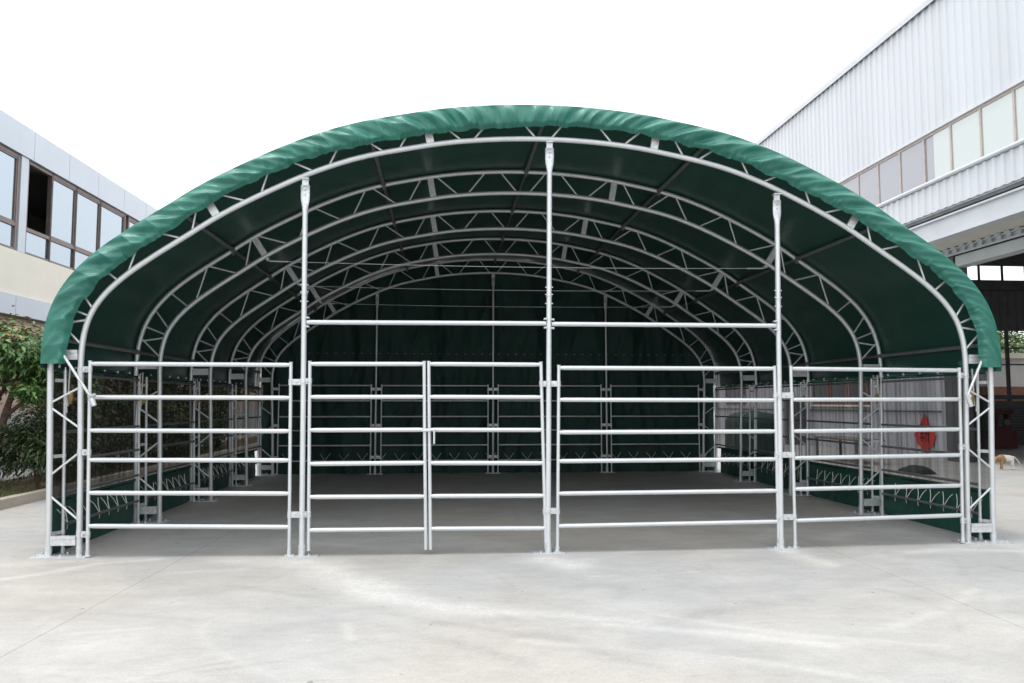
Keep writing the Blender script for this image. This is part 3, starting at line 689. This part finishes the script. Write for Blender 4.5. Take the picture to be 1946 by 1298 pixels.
# red paper decoration on the warehouse wall
DX=WX-.06; DY=sy(9.67)
dec=thing('wall_decoration',(DX,DY,sz(.25)),'red diamond-shaped paper decoration with black lettering on the grey warehouse wall','decoration')
ol=[(0,1.15),(.11,.98),(.17,.90),(.30,.84),(.34,.72),(.42,.66),(.34,.55),(.28,.42),(.16,.38),(.09,.27),(-.09,.27),(-.16,.38),(-.28,.42),(-.34,.55),(-.42,.66),(-.34,.72),(-.30,.84),(-.17,.90),(-.11,.98)]
q=MB(); Vf=[(DX,DY-a*1.1,sz(z)) for a,z in ol]; Vb=[(DX+.01,DY-a*1.1,sz(z)) for a,z in ol]; nn=len(ol)
q.add(Vf+Vb,[tuple(range(nn)),tuple(range(2*nn-1,nn-1,-1))]+[(i,(i+1)%nn,nn+(i+1)%nn,nn+i) for i in range(nn)]); q.build('paper',M['redcloth'],dec)
q=MB()
for y0,y1,a,b in [(-.17,-.05,.86,.885),(-.11,-.085,.76,.92),(-.19,-.03,.74,.765),(-.17,-.05,.67,.69),(-.12,-.095,.50,.74),(-.19,-.15,.56,.60),(-.06,-.02,.56,.60),(.03,.055,.52,.86),(.03,.17,.84,.865),(.03,.17,.68,.705),(.12,.145,.50,.70),(-.16,-.05,.60,.62),(.06,.18,.76,.78)]:
    q.box(DX-.008,DX-.002,DY-y1*1.1,DY-y0*1.1,sz(a),sz(b)+.008)
q.build('lettering',M['black'],dec)

# ---------------------------------------------------------------- things along the warehouse wall
t=thing('work_table',(8.6,10.5,0),'low weathered work table standing outside the right net wall','table')
MB().box(8.25,8.95,9.6,11.6,.52,.56).build('tabletop',M['wood'],t)
for x in (8.3,8.9):
    for y in (9.65,11.55): MB().box(x-.025,x+.025,y-.025,y+.025,0,.519).build('leg',M['wood'],t)
q=MB(); V=[]; 
for i in range(24):
    for j in range(14):
        u=i/23; v=j/13; prof=(max(0,math.sin(math.pi*u))**.35)*(max(0,math.sin(math.pi*v))**.35); V.append((8.15+.45*v,7.15+.70*u,.0+.15*prof*(1+.25*(noise2(np.array(u*5.),np.array(v*4.),77)-.5))))
q.grid(V,24,14); o_=q.build('tarpaulin_bundle',M['tyre'],None,(8.5,7.6,0)); o_['label']='dark folded bundle lying on the concrete below the red decoration'; o_['category']='bundle'
t=thing('covered_machine',(6.6,11.4,0),'machine under a dark green cover outside the far right corner of the shelter','covered machine')
q=MB(); V=[]; nU,nV=26,16
for i in range(nU):
    a=2*math.pi*i/(nU-1)
    for j in range(nV):
        v=j/(nV-1); rr=(1-max(0,(v-.72)/.28)**2.5)**.5 if v<1 else 0.0
        fold=1+.05*math.sin(a*6)*(1-v)
        V.append((6.6+.55*rr*fold*math.copysign(abs(math.cos(a))**.6,math.cos(a)),11.4+.8*rr*fold*math.copysign(abs(math.sin(a))**.6,math.sin(a)),.06+1.15*v))
q.grid(V,nU,nV); q.build('cover',M['greensheet'],t); MB().box(6.2,7.0,10.8,12.0,0,.10).build('pallet',M['wood'],t)
# inside the bay
t=thing('machine_press',(15.9,15.4,0),'dark maroon machine standing inside the open warehouse bay','machine')
q=MB(); q.box(15.6,16.3,15.1,15.7,0,.55); q.box(15.7,16.2,15.2,15.6,.551,.7); q.build('machine_body',M['maroon'],t)
q=MB(); q.box(15.72,15.8,15.2,15.4,.7,1.05); q.box(16.1,16.18,15.2,15.4,.7,1.05); q.box(15.65,16.25,15.15,15.45,1.051,1.18); q.build('machine_frame',M['maroon'],t)
q=MB(); q.tube([(15.95,15.02,.8),(15.95,15.12,.8)],.10,14); q.build('hand_wheel',M['darksteel'],t)
t=thing('roller_shutter',(18.6,17.7,0),'grey slatted roller shutter at the back of the warehouse bay','shutter')
q=MB()
for z in np.arange(.06,1.3,.09): q.tube([(17.2,17.72,z),(19.8,17.72,z)],.04,6)
q.build('slats',M['darkclad'],t); q=MB(); q.box(17.1,17.19,17.6,17.8,0,1.5); q.box(19.81,19.9,17.6,17.8,0,1.5); q.box(17.1,19.9,17.6,17.8,1.501,1.65); q.build('shutter_frame',M['darksteel'],t)

# beyond the bay: white boundary building, brick wall
t=thing('boundary_building',(30,30,0),'pale rendered building seen through the far bay opening','building')
q=MB(); q.box(20,48,29,34,0,3.55); q.build('wall',M['render'],t); q=MB(); q.box(19.7,48.3,28.7,34.3,3.551,3.80); q.build('roof',M['cream'],t)
q=MB(); q.box(20,48,24.5,24.8,0,2.08); o_=q.build('brick_wall',M['brick'],None,(32,24.6,0)); o_['label']='low reddish brick wall in front of the pale building beyond the bay'; o_['category']='wall'

# ---------------------------------------------------------------- office building (left)
of=thing('office_building',(-9.35,12,0),'two-storey office building with grey panels and bronze windows on the left','office building')
OB=-9.30
q=MB(); ys=[ -2.72,-1.27,.18,1.63,3.08,4.53,5.98,7.43,8.88,10.34,11.77,13.24,14.68,16.15,17.6,19.05,20.5,21.95,23.4,24.85,26.3,27.75,29.2]
for a,b in zip(ys[:-1],ys[1:]): q.box(OB-.04,OB,a+.006,b-.006,6.32,6.93)
q.build('parapet_panels',M['panel'],of)
q=MB(); q.box(OB-.4,OB-.041,-2.7,29.2,6.30,6.90); q.box(OB-.4,OB-.02,-2.7,29.2,6.902,6.935); q.build('parapet_core',M['darksteel'],of)
q=MB(); q.box(OB-.3,OB-.03,-2.7,29.2,3.50,4.38); q.build('cream_wall',M['cream'],of)
q=MB(); sy=[y-.45 for y in ys]
for a,b in zip(sy[:-1],sy[1:]): q.box(OB-.02,OB+.02,a+.006,b-.006,3.10,3.495)
q.build('lower_panels',M['panel'],of)
q=MB(); q.box(OB-1.2,OB-.021,-2.7,29.2,3.085,3.097); q.build('soffit',M['brownframe'],of)
q=MB(); q.box(OB-9,OB-.4,-2.7,29.2,6.7,6.85); q.build('roof',M['hallroof'],of)
q=MB(); q.box(OB-.5,OB-.4,-2.7,29.2,3.1,3.49); q.box(OB-9,OB-.41,29.1,29.2,0,6.7); q.box(OB-3.5,OB-3.4,-2.6,29.1,3.5,6.69); q.build('inner_wall',M['soffit'],of)
q=MB(); q.box(OB-9,OB-.3,-2.6,29.1,3.40,3.499); q.build('floor_slab',M['soffit'],of)
q=MB(); q.box(OB-.30,OB-.1,-2.7,29.2,0,1.2); q.build('plinth_wall',M['path'],of)
q=MB(); q.box(OB-.34,OB-.12,-2.7,29.2,1.201,3.08); q.build('ground_floor_wall',M['pink'],of)
# window groups
def owin(a,b,opened=False,last=False):
    q=MB(); x0,x1=OB-.13,OB-.05
    for bx in ((a,b,4.38,4.43),(a,b,6.24,6.32),(a,b,4.86,4.93)): q.box(x0,x1,*bx)
    for yy in (a,b): q.box(x0-.004,x1+.004,yy-.03,yy+.03,4.381,6.319)
    f=q.build('window',M['brownframe'],of)
    MB().box(OB-.095,OB-.085,a+.03,b-.03,4.43,4.86).build('pane',M['glassL'],f)
    if not opened:
        MB().box(OB-.095,OB-.085,a+.03,b-.03,4.93,6.24).build('pane',M['glassL'],f)
        q=MB()
        for bx in ((a+.031,b-.031,4.931,4.965),(a+.031,b-.031,6.205,6.239),(a+.031,a+.06,4.966,6.204),(b-.06,b-.031,4.966,6.204)): q.box(OB-.08,OB-.06,*bx)
        q.build('sash',M['brownframe'],f)
    return f
def column(a,b): MB().box(OB-.12,OB-.03,a,b,4.385,6.315).build('pier',M['panel'],of)
seq=[(-2.3,-1.2,0),(-1.2,-.1,0),(-.1,1.0,0),(1.0,2.1,0),('c',2.1,2.55),(2.58,3.7,0),(3.7,4.8,0),(4.8,5.9,0),(5.9,7.0,0),(7.0,8.43,0),('c',8.46,8.75),(8.78,9.74,1),(9.74,10.83,0),(10.83,12.05,0),(12.05,13.45,0),('k',13.45,13.7),(13.7,14.9,0),(14.9,16.1,0),(16.1,17.3,0),('c',17.35,17.9),(17.95,19.1,0),(19.1,20.3,0),(20.3,21.5,0),(21.5,22.7,0),('c',22.75,23.3),(23.35,24.5,0),(24.5,25.7,0),(25.7,27,0),(27,28.3,0)]
for s_ in seq:
    if s_[0] in ('c','k'): column(s_[1]+.03,s_[2]-.0) if s_[0]=='c' else None
    else: owin(s_[0],s_[1],bool(s_[2]))
# slight skew of both buildings against the shelter axis
of.rotation_euler.z=-.018; of.location.y+=.12
wh.rotation_euler.z=.0

# ---------------------------------------------------------------- verge: kerb, soil, path, grass
q=MB(); y=-14.0
while y<34:
    q.box(-6.85,-6.70,y+.004,y+.746,0,.13+random.uniform(-.003,.003)); y+=.75
kb=q.build('kerb',M['kerb'],None,(-6.8,8,0)); struct(kb)
q=MB(); V=[]
for i in range(120):
    for j in range(14):
        x=-8.35+1.50*j/13; y=-14+48*i/119; V.append((x,y,.06+.07*float(noise2(np.array(x*3+50.),np.array(y*3+50.),8))*max(0,math.sin(math.pi*j/13))**.5))
q.grid(V,120,14); struct(q.build('verge_soil',M['soil'],None,(-7.6,8,0)))
q=MB(); q.box(-9.20,-8.36,-14,34,0,.085); struct(q.build('path',M['path'],None,(-8.8,8,0)))
q=MB()
for _ in range(9000):
    x=random.uniform(-8.3,-6.88); y=random.uniform(1.5,16) if random.random()<.85 else random.uniform(-2,30); 
    if float(noise2(np.array(x*2+9.),np.array(y*2+9.),12))<.34: continue
    h=random.uniform(.04,.12); a=random.uniform(0,6.28); l_=random.uniform(-.05,.05); wd=.006
    q.add([(x-wd*math.cos(a),y-wd*math.sin(a),.07),(x+wd*math.cos(a),y+wd*math.sin(a),.07),(x+l_,y+l_*.7,.09+h)],[(0,1,2)])
gr=q.build('grass',M['grass'],None,(-7.6,8,0)); gr['kind']='stuff'

# ---------------------------------------------------------------- trees and shrubs
def leaf(q,c,size,nrm,ax):
    n_=nrm.normalized(); a=(ax-n_*ax.dot(n_)).normalized(); b=n_.cross(a); l_=size; w_=size*.42
    v=[c,c+a*l_*.45+b*w_*.5+n_*.06*l_,c+a*l_-n_*.12*l_,c+a*l_*.45-b*w_*.5+n_*.06*l_]
    q.add(v,[(0,1,2),(0,2,3)])
def tree(kind,loc,label,cat,blobs,nleaf,size,trunk,lm,young=0,group=None,seed=1):
    rd=random.Random(seed); t=thing(kind,loc,label,cat,group); L=Vector(loc)
    q=MB()
    for pts,rs in trunk: q.tube([L+Vector(p) for p in pts],rs,9)
    q.build('trunk',M['bark'],t)
    q=MB(); yq=MB(); tot=sum(b[3] for b in blobs)
    for cx,cy,cz,rr,*fl in blobs:
        fz=fl[0] if fl else .8; n_=int(nleaf*rr/tot); c0=L+Vector((cx,cy,cz))
        # clumps inside the blob
        k_=max(5,int(rr*14)); cl=[]
        for _ in range(k_):
            d=Vector((rd.gauss(0,1),rd.gauss(0,1),rd.gauss(0,1))).normalized()*rr*(rd.random()**.45); d.z*=fz; cl.append(c0+d)
        for _ in range(n_):
            cc_=rd.choice(cl); s_=rr*.30
            p=cc_+Vector((rd.gauss(0,s_),rd.gauss(0,s_),rd.gauss(0,s_*fz)))
            up=(p-c0); nrm=Vector((rd.gauss(0,.5),rd.gauss(0,.5),1))+up.normalized()*.7; ax=up.normalized()+Vector((rd.gauss(0,.6),rd.gauss(0,.6),rd.gauss(-.35,.4)))
            tq=yq if (young and (p.z-c0.z)>rr*fz*.35 and rd.random()<young) else q
            leaf(tq,p,size*rd.uniform(.6,1.25),nrm,ax)
    q.build('crown',M[lm],t)
    if yq.v: yq.build('young_shoots',M['leafR'],t)
    return t
TG='small trees in the grass verge'
trunkA=[([(0,0,0),(-.05,.05,.6),(.10,0,1.15),(.25,.1,1.9)],[.07,.06,.05,.025]),([(-.05,.05,.55),(-.35,-.1,1.1),(-.55,-.1,1.8)],[.05,.04,.02]),([(.08,0,1.1),(.45,.1,1.45),(.75,.2,2.0)],[.035,.028,.012]),([(-.25,-.1,.95),(-.1,.3,1.5),(-.1,.5,2.1)],[.035,.03,.015])]
blA=[(-.1,0,2.0,.62,.7),(.50,.1,1.95,.52,.7),(-.65,0,1.9,.5,.75),(.1,.5,2.2,.5,.6),(.30,-.3,2.15,.42,.6),(.75,.25,1.68,.36,.7),(-.35,-.45,1.8,.42,.7),(.55,-.1,1.5,.25,.6)]
tree('small_tree',(-7.55,4.75,.08),'small leafy tree with pinkish new shoots in the verge, left of the shelter','tree',blA,10500,.11,trunkA,'leafA',.4,TG,3)
sh=[([(0,0,0),(.02,0,.35),(.1,.1,.8)],[.03,.02,.01]),([(0,0,.05),(-.15,.05,.6)],[.02,.01]),([(0,0,.05),(.2,-.1,.6)],[.02,.01])]
blS=[(0,0,.72,.44,.85),(-.25,.1,.60,.34,.8),(.22,-.1,.58,.34,.8),(.05,.1,1.0,.26,.7)]
tree('shrub',(-7.10,5.05,.08),'dark bushy shrub in the grass just left of the shelter leg','shrub',blS,6500,.085,sh,'leafB',0,None,5)
for i,(y,lb) in enumerate(((8.9,'reddish-tipped tree behind the left net wall, nearest of the three there'),(12.6,'reddish-tipped tree behind the left net wall, middle of the three there'),(16.4,'reddish-tipped tree behind the left net wall, farthest of the three there'))):
    tree('small_tree',(-7.6,y,.08),lb,'tree',[(b[0],b[1],b[2]+.05,b[3],*b[4:]) for b in blA],3000,.12,trunkA,'leafB',.5,TG,20+i)
HB=[(0,0,.75,.62,1.1),(-.1,.65,.80,.60,1.1),(.1,-.65,.80,.60,1.1),(0,.3,1.35,.50,.8),(0,-.35,1.30,.52,.8)]
for i,(y,o_) in enumerate(((6.9,'nearest of the five there'),(8.8,'second nearest of the five there'),(10.8,'middle one of the five there'),(13.0,'second farthest of the five there'),(15.6,'farthest of the five there'))):
    tree('hedge_shrub',(-7.55,y,.08),'tall dark shrub behind the left net wall, '+o_,'shrub',HB,5200,.10,sh,'leafB',.25,'tall shrubs behind the left net wall',40+i)
tb=[([(0,0,0),(.1,0,3),(0,.2,6)],[.25,.2,.08]),([(.1,0,2.6),(1.2,0,4.5)],[.12,.05]),([(.1,0,2.8),(-1.1,.3,4.8)],[.12,.05])]
blF=[(0,0,5.4,2.1,.8),(1.5,0,4.9,1.6,.8),(-1.5,.2,4.8,1.6,.8),(.2,0,6.9,1.3,.8)]
for i,(x,y,lb) in enumerate(((29,38,'leafy tree beyond the far bay opening, leftmost of three'),(34,40,'leafy tree beyond the far bay opening, middle of three'),(39.5,38.5,'leafy tree beyond the far bay opening, rightmost of three'))):
    tree('far_tree',(x,y,0),lb,'tree',blF,4200,.34,tb,'leafC',0,'trees beyond the far bay opening',60+i)

# ---------------------------------------------------------------- dog
def skin(name,nodes,edges,m,parent,origin,sub=2):
    me=bpy.data.meshes.new(name); o_=Vector(origin); me.from_pydata([tuple(Vector(p[:3])-o_) for p in nodes],edges,[]); me.update()
    ob=bpy.data.objects.new(name,me); C.objects.link(ob); sk=ob.modifiers.new('skin','SKIN')
    for i,p in enumerate(nodes): me.skin_vertices[0].data[i].radius=(p[3],p[3] if len(p)<5 else p[4])
    me.skin_vertices[0].data[0].use_root=True
    sk.use_smooth_shade=True; s_=ob.modifiers.new('sub','SUBSURF'); s_.levels=sub; s_.render_levels=sub
    me.materials.append(m); ob.location=o_
    return ob
def dog():
    m=bpy.data.materials.new('dog_coat'); m.use_nodes=True; n=m.node_tree.nodes; l=m.node_tree.links; b=n['Principled BSDF']; b.inputs['Roughness'].default_value=.85
    tc=n.new('ShaderNodeTexCoord'); sx=n.new('ShaderNodeSeparateXYZ'); l.new(tc.outputs['Object'],sx.inputs[0]); nz=n.new('ShaderNodeTexNoise'); nz.inputs['Scale'].default_value=7; l.new(tc.outputs['Object'],nz.inputs['Vector'])
    ad=n.new('ShaderNodeMath'); ad.operation='MULTIPLY_ADD'; ad.inputs[1].default_value=.10; l.new(nz.outputs[0],ad.inputs[0]); l.new(sx.outputs[0],ad.inputs[2])
    rp=n.new('ShaderNodeValToRGB'); rp.color_ramp.elements[0].position=.0; rp.color_ramp.elements[0].color=(.32,.19,.09,1); rp.color_ramp.elements[1].position=.012; rp.color_ramp.elements[1].color=(.72,.69,.63,1)
    l.new(ad.outputs[0],rp.inputs[0]); l.new(rp.outputs[0],b.inputs['Base Color'])
    X,Y=10.66,8.05; k_=.74; P=lambda x,y,z,*r:(X+x*k_,Y+y,z*1.08,*[q*1.08 for q in r])
    N=[P(.16,0,.235,.062,.068),P(.05,0,.225,.06,.066),P(-.07,0,.225,.07,.078),P(-.15,0,.235,.058,.062),P(-.22,0,.215,.045),P(-.28,0,.19,.048),P(-.335,0,.165,.034),P(-.385,0,.14,.022),
       P(.24,0,.25,.02),P(.32,.01,.225,.013),P(.40,.01,.16,.012),P(.445,.01,.10,.008),
       P(.19,.045,.19,.038),P(.225,.05,.12,.022),P(.26,.05,.075,.015),P(.235,.05,.022,.014),P(.21,.05,.012,.014),
       P(.17,-.045,.18,.036),P(.16,-.05,.11,.022),P(.20,-.05,.07,.015),P(.165,-.05,.022,.014),P(.14,-.05,.012,.014),
       P(-.10,.045,.16,.032),P(-.08,.05,.09,.018),P(-.10,.05,.03,.014),P(-.125,.05,.012,.015),
       P(-.13,-.045,.16,.032),P(-.16,-.05,.09,.018),P(-.145,-.05,.03,.014),P(-.17,-.05,.012,.015),
       P(-.265,.045,.235,.018),P(-.245,.06,.20,.014),P(-.265,-.045,.235,.018),P(-.245,-.06,.20,.014)]
    E_=[(0,1),(1,2),(2,3),(3,4),(4,5),(5,6),(6,7),(0,8),(8,9),(9,10),(10,11),(0,12),(12,13),(13,14),(14,15),(15,16),(0,17),(17,18),(18,19),(19,20),(20,21),(2,22),(22,23),(23,24),(24,25),(2,26),(26,27),(27,28),(28,29),(5,30),(30,31),(5,32),(32,33)]
    ob=skin('dog',N,E_,m,None,(X,Y,0)); ob['label']='small brown and white dog sniffing the ground beyond the right shelter leg'; ob['category']='dog'
dog()
